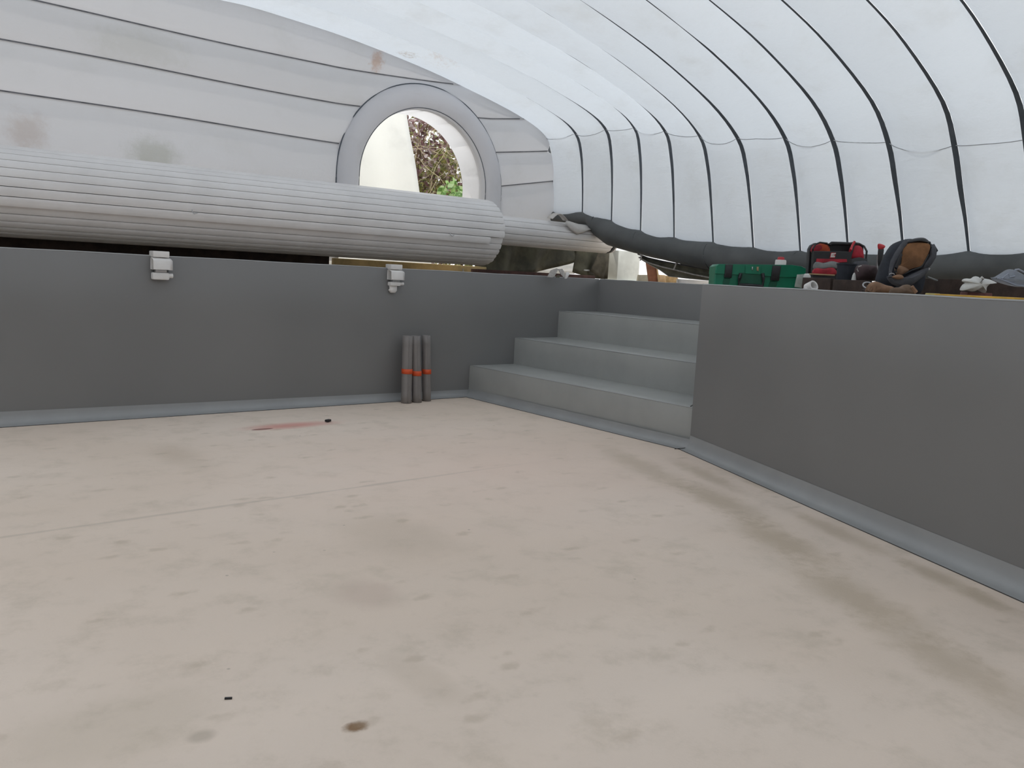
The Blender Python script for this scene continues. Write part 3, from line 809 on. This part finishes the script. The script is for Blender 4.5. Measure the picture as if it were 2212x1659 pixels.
# open tool tote
t = Item('tool_tote', 1811, .72, 'open red and black fabric tool tote with a padded carry handle', 'tool bag')
t.slab('back_panel', m_black, [(1751, 628), (1753, 540), (1757, 532), (1766, 527), (1782, 528), (1856, 529), (1866, 531), (1869, 538), (1868, 632)], .07, .12, bev=.004)
t.puff('red_lining', m_red, [(1756, 548), (1757, 534), (1767, 530), (1779, 530), (1790, 545)], .05, .03, p=3)
t.puff('orange_lining', simple('orange_lining', (.38, .06, .02), .8, .3), [(1766, 548), (1768, 530), (1779, 529), (1790, 534), (1792, 548)], .04, .02, p=3)
t.slab('front_panel', m_black, [(1752, 628), (1752, 545), (1822, 546), (1832, 548), (1832, 632)], -.03, .02, bev=.004)
t.slab('red_trim', m_red, [(1757, 570), (1758, 561), (1821, 562), (1822, 568), (1803, 569), (1788, 566), (1775, 569)], -.037, -.02, bev=.001)
t.puff('grey_pocket', m_silver, [(1753, 583), (1755, 568), (1772, 570), (1790, 566), (1806, 570), (1816, 572), (1816, 584), (1790, 581)], -.035, .02, p=4)
t.puff('red_pocket', m_red, [(1753, 594), (1754, 581), (1772, 582), (1788, 579), (1798, 584), (1798, 595)], -.035, .03, p=4)
lg = t.L(1791.5, 553.5); lz = .019
# emblem on the black band: white slanted block with stripes
e1 = t.slab('emblem', m_redp, [(1785.5, 560), (1787.5, 548.5), (1798, 548.5), (1796, 560)], -.036, -.028, bev=.0008)
for q in (((1786.3, 558.2), (1787.0, 555.6), (1795.8, 555.6), (1795.3, 558.2)), ((1787.2, 554.8), (1787.8, 552.6), (1794.6, 552.4), (1794.2, 554.6)), ((1788, 551.8), (1788.6, 549.5), (1797.3, 549.3), (1796.7, 551.4)), ((1786.3, 558.2), (1788.2, 549.5), (1789.8, 549.5), (1788.2, 558.2))):
    t.slab('emblem_stripe', m_cloth, q, -.040, -.034, e1, bev=.0005)
t.puff('side_lining', m_red, [(1834, 562), (1834, 540), (1840, 534), (1852, 533), (1860, 540), (1864, 560), (1858, 562)], .03, .035, p=3)
t.slab('side_panel', m_black, [(1831, 632), (1831, 562), (1838, 560), (1850, 558), (1867, 562), (1868, 632)], -.02, .10, bev=.004)
t.tube('side_binding', m_black, [(1832, 560), (1836, 543), (1843, 528), (1857, 529), (1867, 535), (1869, 545), (1868, 575)], [.0, 0, .02, .06, .05, .02, .02], .007)
t.tube('red_binding', m_redp, [(1829, 543), (1834, 534), (1840, 525)], [-.03, -.01, .0], .008)
t.tube('binding', m_black, [(1753, 598), (1753, 540), (1758, 531), (1767, 527), (1783, 529)], .0, .006)
t.tube('handle', m_black, [(1791, 532), (1795, 528.5), (1815, 529), (1835, 530), (1840, 529)], .03, .0125, n=10)
t.tube('handle_strap', m_black, [(1780, 529), (1792, 531), (1836, 531), (1856, 530)], .03, .005)
t.puff('grey_side_pocket', m_greyfab, [(1834, 596), (1835, 570), (1850, 566), (1866, 568), (1867, 596)], -.02, .03, p=4)
yk = Item('yellow_handled_tool', 1792, .735, 'yellow handled hand tool lying in the open red tote', 'hand tool')
yk.puff('handle', m_yellow, [(1771, 544), (1775, 538), (1783, 534), (1793, 534), (1806, 538), (1816, 541), (1814, 546), (1795, 542), (1782, 542)], .0, .016)
yk.puff('blade', m_metal, [(1806, 536), (1812, 534), (1831, 534), (1829, 540), (1816, 541)], .012, .006)

# standing hand tool with a red top (between tote and backpack)
kn = Item('pry_bar', 1898, .70, 'dark upright hand tool with a red top between tote and backpack', 'hand tool')
kn.puff('grip', m_black, [(1893, 574), (1892, 545), (1894, 536), (1903, 538), (1902, 556), (1898, 574)], 0, .018)
kn.puff('red_head', m_redp, [(1892, 541), (1891, 530), (1900, 531), (1906, 535), (1903, 540), (1897, 543)], 0, .02)
kn.slab('shank', m_metal, [(1891.5, 634), (1891.5, 553), (1893.5, 553), (1893.5, 634)], .0, .012, bev=.001)

# dark cans and rings between tote and backpack
c1 = Item('black_bucket', 1823, .40, 'squat black tub standing in front of the tool tote', 'tub')
zt = c1.L(1823, 571)[1]
lathe(c1, 'tub_body', m_navy, 0, [(.001, 0), (.048, .001), (.056, zt-.01), (.060, zt-.008), (.060, zt), (.050, zt), (.046, zt-.03), (.001, zt-.032)])
c2 = Item('dark_bag', 1869, .44, 'dark brown crumpled bag beside the black tub', 'bag')
c2.puff('bag_body', simple('dark_maroon_cloth', (.05, .03, .032), .85, .3), [(1847, 606), (1846, 585), (1851, 576), (1862, 573), (1876, 575), (1888, 578), (1890, 606)], 0, .07)
c2.tube('cord_loop', m_rope, [(1842, 588), (1839, 583), (1842, 578), (1848, 576)], -.07, .003)
rg = Item('ring_washer', 1875, .16, 'small bright metal ring lying left of the backpack foot', 'ring')
zr = .05
MB().tube([(.028*math.cos(a), .01+.012*math.sin(a), .055+.017*math.sin(a)) for a in [2*math.pi*i/24 for i in range(25)]], .0045, 6, cap=False).build('ring', m_metal, rg.e)
MB().puff([(-.035, .0), (-.033, .03), (0, .045), (.03, .035), (.04, 0)], .01, .02).build('base_stone', m_timber, rg.e)

# PVC fitting near the edge
pf = Item('pvc_fitting', 1752, .07, 'small white pipe fitting by the right foot of the green case', 'pipe fitting')
a_ = R(38)
def cyl(r0, r1, l0, l1, n=24):
    ax = Vector((.35, -.75, .35)).normalized(); u_ = ax.cross(Vector((0, 0, 1))).normalized(); v_ = u_.cross(ax)
    return [[Vector((0, 0, .033))+ax*l+(u_*math.cos(2*math.pi*i/n)+v_*math.sin(2*math.pi*i/n))*r for i in range(n)] for r, l in ((.001, l0), (r0, l0), (r0, l1), (r1, l1), (r1, l0+.008), (.001, l0+.008))]
MB().grid(cyl(.032, .023, -.03, .02), closev=True).build('socket', m_white, pf.e)
MB().box((-.008, .01, .014), (.06, .05, .028), bev=.3).build('elbow', m_white, pf.e)

# backpack
bp = Item('backpack', 1950, .42, 'grey backpack standing open, showing its tan padded inside', 'backpack', turn=R(4))
bp.puff('shell', m_navy, [(1925, 632), (1905, 612), (1908, 590), (1918, 560), (1934, 532), (1955, 521), (1978, 519), (1993, 527), (2004, 533), (2010, 545), (2007, 565), (1994, 582), (1984, 600), (1978, 634)], .06, .09, p=3)
bp.puff('front_bag', m_navy, [(1932, 636), (1940, 600), (1962, 588), (1985, 586), (1992, 600), (1984, 634), (1960, 637)], .0, .07, p=3)
bp.puff('padded_back', m_tan, [(1930, 572), (1931, 550), (1936, 533), (1950, 528), (1972, 527), (1990, 530), (1993, 538), (1990, 550), (1982, 566), (1975, 577), (1955, 583), (1940, 590), (1928, 592), (1920, 583)], -.045, .02, p=4)
bp.puff('pad_fold', m_tan2, [(1916, 582), (1924, 576), (1934, 578), (1945, 585), (1936, 592), (1926, 597), (1919, 592)], -.07, .025)
bp.tube('rim_piping', m_black, [(1929, 575), (1931, 550), (1936, 532), (1950, 524), (1972, 523), (1991, 528), (1994, 538), (1990, 553), (1982, 569), (1976, 578), (1955, 586), (1940, 593), (1927, 598)], -.05, .0065)
bp.puff('top_handle', m_black, [(1938, 528), (1950, 522), (1968, 518), (1982, 519), (1993, 529), (1972, 527), (1950, 527)], -.04, .03)
bp.puff('side_pocket', m_greyfab, [(1994, 532), (2004, 532), (2010, 545), (2007, 562), (1996, 580), (1982, 584), (1980, 574), (1992, 556)], -.02, .045, p=3)
bp.puff('lower_flap', m_greyfab, [(1893, 600), (1900, 598), (1926, 603), (1945, 596), (1965, 588), (1980, 580), (1978, 590), (1962, 604), (1945, 616), (1925, 619), (1905, 614)], -.10, .04)
bp.puff('lower_mesh', m_tan2, [(1896, 599), (1908, 594), (1918, 596), (1920, 602), (1908, 604)], -.14, .015)
bp.tube('shoulder_strap', m_greyfab, [(1940, 527), (1928, 536), (1914, 552), (1904, 568), (1898, 585), (1896, 600)], [-.05, -.07, -.09, -.10, -.11, -.12], .019, flat=.45)
bp.tube('strap_webbing', m_black, [(1926, 552), (1918, 566), (1914, 580), (1914, 590)], [-.08, -.09, -.09, -.09], .010, flat=.4)
bp.tube('side_strap', m_black, [(2004, 532), (2011, 545), (2008, 558), (2001, 567)], [-.02, -.03, -.03, -.03], .009, flat=.5)
bp.tube('strap_end', m_silver, [(1991, 599), (2002, 603), (2013, 607)], -.05, .005)
bp.slab('buckle', m_metal, [(1984, 584), (1987, 580), (1990, 582), (1987, 585)], -.08, -.07, bev=.001)
bp.tube('zip_pull', m_metal, [(1892, 594), (1895, 592), (1900, 592), (1903, 594)], -.13, .003)

gl = Item('work_glove', 1897, .12, 'tan leather work glove under the left side of the backpack', 'glove', group=None)
gl.puff('glove_body', m_tan2, [(1871, 633), (1873, 619), (1881, 611), (1892, 609), (1910, 616), (1928, 621), (1930, 634), (1900, 636)], 0, .045)
for q in ((1877, 622, 1872, 630), (1884, 619, 1878, 632)): gl.tube('finger', m_tan2, [(q[0], q[1]), (q[2]+1, q[3])], -.03, .014)
gl2 = Item('work_glove', 1952, .12, 'brown leather work glove under the right side of the backpack', 'glove')
gl2.puff('glove_body', simple('brown_leather', (.15, .095, .06), .8, .3, 9), [(1922, 636), (1926, 623), (1942, 621), (1952, 616), (1962, 616), (1970, 625), (1976, 634), (1970, 638), (1945, 638)], 0, .04)
gl2.tube('finger', m_tan2, [(1962, 620), (1972, 632)], -.025, .013)

# dark stained planks on edge behind the tools
def plank(pa, pb, off, h, label, mat=m_timber, th=.035):
    def P(px):
        hy = 595+(px-1113)*.0525; r = (px-1106)/F*CR-(hy-829.5)/F*CU+CF
        t_ = (C0.dot(NO)+off)/Vector((r.x, r.y)).dot(NO); return Vector((r.x*t_, r.y*t_))
    a, b_ = P(pa), P(pb); c = (a+b_)/2; L = (b_-a).length
    mb = MB(); mb.box((0, 0, h/2), (L, th, h), bev=.1)
    o = mb.build('timber_plank', mat); o.location = (c.x, c.y, DZ); o.rotation_euler.z = math.atan2((b_-a).y, (b_-a).x)
    return tag(o, label, 'plank', 'dark planks behind the tools')
plank(1736, 1797, .30, .092, 'short dark plank on edge between green case and black tub')
plank(1802, 1876, .30, .085, 'dark plank on edge below the black tub and dark bag')
plank(1985, 2330, .75, .118, 'long dark plank on edge behind the white cloth')
pp = Item('thin_batten', 1772, .40, 'thin pale batten lying on the short dark plank before the tote', 'batten')
z1_ = pp.L(1772, 594)[1]
MB().box((0, 0, z1_), (.155, .03, .008), bev=.2).build('batten_strip', m_wood, pp.e)
for px, nm_, lb in ((1742, 'white_scrap', 'small white plastic scrap right of the green case'), (1842, 'white_scrap', 'small white triangular scrap between black tub and dark bag')):
    s_ = Item(nm_, px, .36, lb, 'scrap')
    yy = 596 if px < 1800 else 598
    if px < 1800: s_.puff('scrap_piece', m_cloth, [(1734, 626), (1735, 596), (1741, 592), (1749, 596), (1750, 627)], 0, .02)
    else: s_.puff('scrap_piece', m_cloth, [(1836, 631), (1840, 595), (1846, 594), (1848, 632)], 0, .015)

# yellow level lying along the edge
plv = Item('spirit_level', 2120, .045, 'long worn yellow spirit level lying along the wall edge, cut by the frame', 'spirit level')
plv.e.rotation_euler.z = math.atan2(-DW.y, -DW.x)
MB().box((0, 0, .014), (1.25, .035, .026), bev=.12).build('level_body', m_yellow2, plv.e)
plv_dx = .0
for x in (-.30, .1, .5): MB().box((x, -.002, .015), (.05, .036, .016), bev=.1).build('vial_window', m_black, plv.e)
MB().box((.60, 0, .014), (.06, .037, .028), bev=.15).build('end_cap', simple('pale_level_end', (.55, .45, .15), .5), plv.e)
hit0 = hitX; 
# its far end is the left end in the photograph
def onwall(px, off):
    hy = 595+(px-1113)*.0525; r = (px-1106)/F*CR-(hy-829.5)/F*CU+CF
    t_ = (C0.dot(NO)+off)/Vector((r.x, r.y)).dot(NO); return Vector((r.x*t_, r.y*t_))
aa = onwall(2004, .045); plv.e.location = (aa.x+DW.x*.63, aa.y+DW.y*.63, DZ)

wc = Item('white_rag', 2108, .22, 'crumpled white rag lying on a red brick near the yellow level', 'rag')
wc.puff('rag_drape', m_cloth, [(2075, 628), (2079, 617), (2086, 611), (2078, 608), (2082, 603), (2096, 603), (2104, 598), (2112, 602), (2130, 604), (2148, 612), (2136, 612), (2126, 622), (2125, 633), (2121, 625), (2112, 624), (2100, 630), (2088, 628)], 0, .05)
wc.tube('fold', m_cloth, [(2104, 600), (2108, 603), (2104, 612)], -.05, .006)
br = Item('red_brick', 2107, .26, 'dull red brick showing under the white rag', 'brick')
MB().box((.0, 0, .022), (.12, .07, .042), bev=.1).build('brick_body', simple('dull_red_brick', (.16, .07, .065), .9, .3), br.e)
cb = Item('clear_plastic_bag', 2182, .42, 'crumpled clear plastic bag at the right edge behind the level', 'plastic bag')
cb.puff('bag_film', m_clear, [(2139, 601), (2146, 600), (2160, 592), (2175, 583), (2190, 588), (2215, 600), (2250, 606), (2250, 626), (2212, 621), (2190, 620), (2165, 614), (2148, 608)], 0, .06)
m_film = simple('film_crease', (.30, .33, .40), .25, .1)
cb.tube('film_crease', m_film, [(2174, 585), (2182, 584), (2196, 591), (2212, 603)], -.05, .0045)
cb.tube('film_crease', m_film, [(2141, 602), (2160, 609), (2180, 617), (2212, 620)], -.045, .0035)
cb.tube('film_crease', m_film, [(2148, 603), (2160, 592), (2163, 600), (2174, 598)], -.055, .003)

# ------------------------------------------------------------------ under and behind the rolls
m_b = MB(); m_b.box((0, 0, .10), (4.9, .12, .20), bev=.06)
o = m_b.build('base_beam', m_timber); o.location = (1.4, 7.42, DZ); tag(o, 'long dark base beam in the shade under the big roll', 'beam')
o = MB().box((0, 0, .028), (1.75, .14, .055), bev=.1).build('edge_beam', simple('red_brown_beam', (.07, .032, .026), .8, .3)); o.location = (6.35, 7.2, DZ); tag(o, 'red brown beam on the ground under the slim cover roll', 'beam')
o = MB().box((0, 0, .042), (1.85, .08, .084), bev=.1).build('door_sill_board', simple('sunlit_ochre_board', (.62, .48, .24), .8, .25, 4)); o.location = (4.85, 7.42, DZ); tag(o, 'board painted a sunlit ochre across the doorway, seen in the gap under the big roll', 'board')  # sunlight put into the board's colour; the sun does not reach it
b1 = Item('white_sack', 876, 0, 'crumpled white sack seen under the roll, right of the white bracket', 'sack', depth=8.9)
b1.puff('sack_body', m_cloth, [(858, 583), (855, 571), (866, 568), (882, 569), (898, 571), (894, 584), (880, 586)], 0, .04)
b1.tube('fold', m_white, [(864, 570), (866, 583)], -.045, .006)
b1.tube('fold', m_white, [(880, 570), (874, 583)], -.045, .005)
hk = Item('wire_hook', 1002, 0, 'bent pale wire hook standing on the back wall top', 'wire', depth=8.55)
hk.tube('wire', m_rope, [(1000, 581), (1001, 586), (1004, 591), (1012, 592)], -.03, .006)
hk.e.location.y -= 0

tp = empty('olive_tarpaulin', (6.6, 7.4, DZ), 0, 'dark olive tarpaulin hanging in folds under the slim cover roll', 'tarpaulin')
def drape(name, topline, botline, mat, Y, folds=.05):
    T = [hitY(*q, Y) for q in topline]; B = [hitY(*q, Y) for q in botline]; n = len(T); NN = (n-1)*8
    rows = []; o_ = tp.location
    for k in range(NN+1):
        x = k/8; i = min(int(x), n-2); f = x-i
        a = T[i].lerp(T[i+1], f); b_ = B[i].lerp(B[i+1], f)
        rows.append([a.lerp(b_, v)+Vector((0, folds*(v**.7)*math.sin(k*.55+v*1.2)+.3*folds*noise.noise(Vector((k*.3, v*3, 0))), 0))-o_ for v in [q/8 for q in range(9)]])
    return MB().grid(rows).build(name, mat, tp, solid=.006)
drape('left_drape', [(1030, 490), (1090, 492), (1150, 497), (1200, 502), (1262, 507)], [(1030, 598), (1090, 598), (1130, 593), (1180, 584), (1250, 562)], m_tarp, 7.42)
drape('right_drape', [(1250, 507), (1285, 510), (1330, 515)], [(1240, 588), (1270, 600), (1322, 604)], m_tarp, 7.36, .03)
drape('hanging_flap', [(1300, 530), (1318, 530), (1332, 532)], [(1278, 585), (1298, 603), (1320, 598)], simple('brown_tarp', (.10, .085, .06), .7, .3), 7.25, .02)
for px, py, w_, lb in ((1080, 591, 17, 'leftmost of three white plates painting light glints under the tarpaulin, by the big roll end'), (1108, 593, 8, 'smallest of three white plates painting light glints under the tarpaulin'), (1267, 584, 13, 'white tab plate put in for light under the tarpaulin, left of the white housing')):
    q = hitY(px, py, 7.33); o = empty('hem_glint', q, 0, lb, 'glint', 'white plates painting light glints under the tarpaulin')
    MB().box((0, 0, 0), (w_*.0064, .02, .017), bev=.2).build('glint_plate', m_cloth, o)  # white plates put in for glints of light through slots under the tarpaulin
# light coloured slatted litter behind the tarp
lt = Item('slatted_crate', 1222, 0, 'sunlit pale slatted board behind the tarpaulin, tilted down to the left', 'crate', depth=10.9)
for k in range(5):
    f = k/5; lt.slab('slat', m_white if k % 2 else m_cloth, [(1135+f*75, 590-f*22), (1140+f*78, 584-f*24), (1246-f*6+k, 586-f*26), (1240-f*2, 592-f*22)], .02*k, .02*k+.03, bev=.002)
lf = Item('folded_strip', 1205, 0, 'pale grey strip folded into an A shape on the wall top', 'strip', depth=8.75)
lf.slab('left_leg', m_rope, [(1182, 599), (1190, 584), (1202, 580), (1206, 582), (1198, 597), (1194, 600)], -.03, .03, bev=.004)
lf.slab('right_leg', m_rope, [(1205, 582), (1214, 581), (1220, 590), (1226, 600), (1220, 602), (1212, 594)], -.03, .03, bev=.004)
lf.slab('foot_block', m_white, [(1219, 602), (1222, 588), (1228, 588), (1229, 593), (1224, 602)], -.05, .0, bev=.004)
lf.slab('middle_tab', m_net, [(1200, 600), (1204, 594), (1211, 596), (1208, 600)], -.0, .03, bev=.003)

# wood offcuts behind the stairs
wp = Item('leaning_plank', 1408, 0, 'red brown plank leaning upright below the raised grey tube', 'plank', depth=9.6)
wp.slab('plank_face', m_wood2, [(1402, 612), (1393, 556), (1399, 560), (1416, 572), (1422, 612)], 0, .04, bev=.003)
wp.slab('sawn_edge', m_wood, [(1421, 612), (1415.5, 572), (1418, 573), (1425, 612)], -.02, .04, bev=.002)
for nm_, q, mt, lb, d_ in (('grey_block', [(1377, 612), (1380, 594), (1400, 594), (1403, 612)], simple('grey_stone', (.32, .30, .24), .9, .2), 'grey stone block left of the leaning red brown plank', 9.9),
                      ('wood_block', [(1424, 612), (1424, 594), (1437, 595), (1437, 612)], m_wood, 'pale square wood block right of the leaning plank', 9.9),
                      ('log_piece', [(1438, 612), (1440, 596), (1462, 598), (1470, 612)], simple('ochre_log', (.34, .23, .11), .85, .4), 'ochre log lying right of the pale wood block', 10.2),
                      ('white_board', [(1466, 614), (1466, 603), (1500, 605), (1560, 609), (1560, 618)], m_white, 'long white board lying left of the green case', 8.9)):
    s_ = Item(nm_, sum(a[0] for a in q)/len(q), 0, lb, nm_.split('_')[1] , depth=d_)
    s_.slab(nm_.split('_')[1]+'_body', mt, q, 0, .12, bev=.006)

# ------------------------------------------------------------------ garden outside
gs = empty('hanging_sheet', (4.6, 8.75, DZ), 0, 'bright white sheet hanging outside the arched doorway, left half', 'sheet')
rows = []
for k in range(41):
    u = k/40; row = []
    for i in range(25):
        v = i/24; z = v*2.5; xr = 1.40-.268*z; x = -1.5+(xr+1.5)*u
        row.append((x, .05*math.sin(u*22+v*1.5)*(1-.3*v)+.02*noise.noise(Vector((x*3, z*2, 1))), z))
    rows.append(row)
MB().grid(rows).build('sheet_cloth', m_sheet, gs, solid=.004)

def leaves(mb, n, c, r, size, sq=1.0):
    for _ in range(n):
        while True:
            p = Vector([random.uniform(-1, 1) for _ in range(3)])
            if p.length < 1: break
        p = Vector((c[0]+p.x*r[0], c[1]+p.y*r[1], c[2]+p.z*r[2]))
        s_ = size*random.uniform(.6, 1.3); rot = Matrix.Rotation(random.uniform(0, 6.28), 3, 'Z') @ Matrix.Rotation(random.uniform(-1.3, 1.3), 3, 'X') @ Matrix.Rotation(random.uniform(0, 6.28), 3, 'Y')
        q = [Vector(v) for v in ((-1, 0, 0), (-.35, .42, .08), (.4, .38, .08), (1.1, 0, -.1), (.4, -.38, .08), (-.35, -.42, .08))]
        mb.add([p+rot @ (v*s_) for v in q], [(0, 1, 2, 5), (2, 3, 4, 5)])
def shrub(name, loc, label, crowns, stems, twigs=0):
    e = empty(name, loc, 0, label, 'shrub')
    for nm_, n, c, r, sz, mt in crowns:
        mb = MB(); leaves(mb, n, c, r, sz); tag(mb.build(nm_, mt, e, smooth=False), kind='stuff')
    for k in range(stems):
        x = random.uniform(-.5, .5); mb = MB(); p = Vector((x, random.uniform(-.2, .2), 0)); pts = [p]
        for q in range(6): p = p+Vector((random.uniform(-.12, .12), random.uniform(-.06, .06), random.uniform(.28, .42))); pts.append(p)
        mb.tube(pts, [.035-.004*q for q in range(7)], 6); mb.build('stem', m_stem, e)
    if twigs:
        mb = MB()
        for k in range(twigs):
            p = Vector((random.uniform(-.5, .6), random.uniform(-.75, -.3), random.uniform(.3, 1.9))); d = Vector((random.uniform(-1, 1), random.uniform(-.3, .3), random.uniform(-.6, 1))).normalized()
            pts = [p]
            for q in range(5): d = (d+Vector((random.uniform(-.5, .5), 0, random.uniform(-.5, .3)))).normalized(); p = p+d*.12; pts.append(p)
            mb.tube(pts, .0045, 4)
        tag(mb.build('bare_twigs', m_twig, e), kind='stuff')
    return e
shrub('purple_shrub', (7.0, 10.75, DZ), 'purple leaved garden shrub seen through the arched doorway',
      [('foliage', 2600, (0, 0, 1.35), (1.25, .7, 1.4), .055, m_purple), ('olive_foliage', 500, (.25, -.35, 1.2), (.4, .35, .6), .05, m_leafy)], 6, 110)
gp = hitY(970, 408, 9.35)
shrub('green_shrub', (gp.x, 9.35, DZ), 'small bright green plant at the lower right of the doorway',
      [('foliage', 95, (.05, 0, gp.z-DZ-.16), (.19, .16, .27), .07, m_leafg)], 1)
shrub('hedge', (8.6, 13.5, DZ), 'brown and green hedge further back in the garden',
      [('foliage', 3500, (0, 0, 1.4), (4.5, .6, 1.9), .10, m_leafy)], 5)
# a yellow leaf and small bits on the floor
tag(MB().box((3.05, 5.79, .012), (.045, .03, .018), bev=.3, rz=.4).build('black_chip', m_black), 'black chip lying in the red stain on the floor', 'debris')
tag(MB().box((.845, 2.14, .003), (.020, .006, .005), bev=.2, rz=-.5).build('black_sliver', m_black), 'tiny black sliver on the near left floor', 'debris')
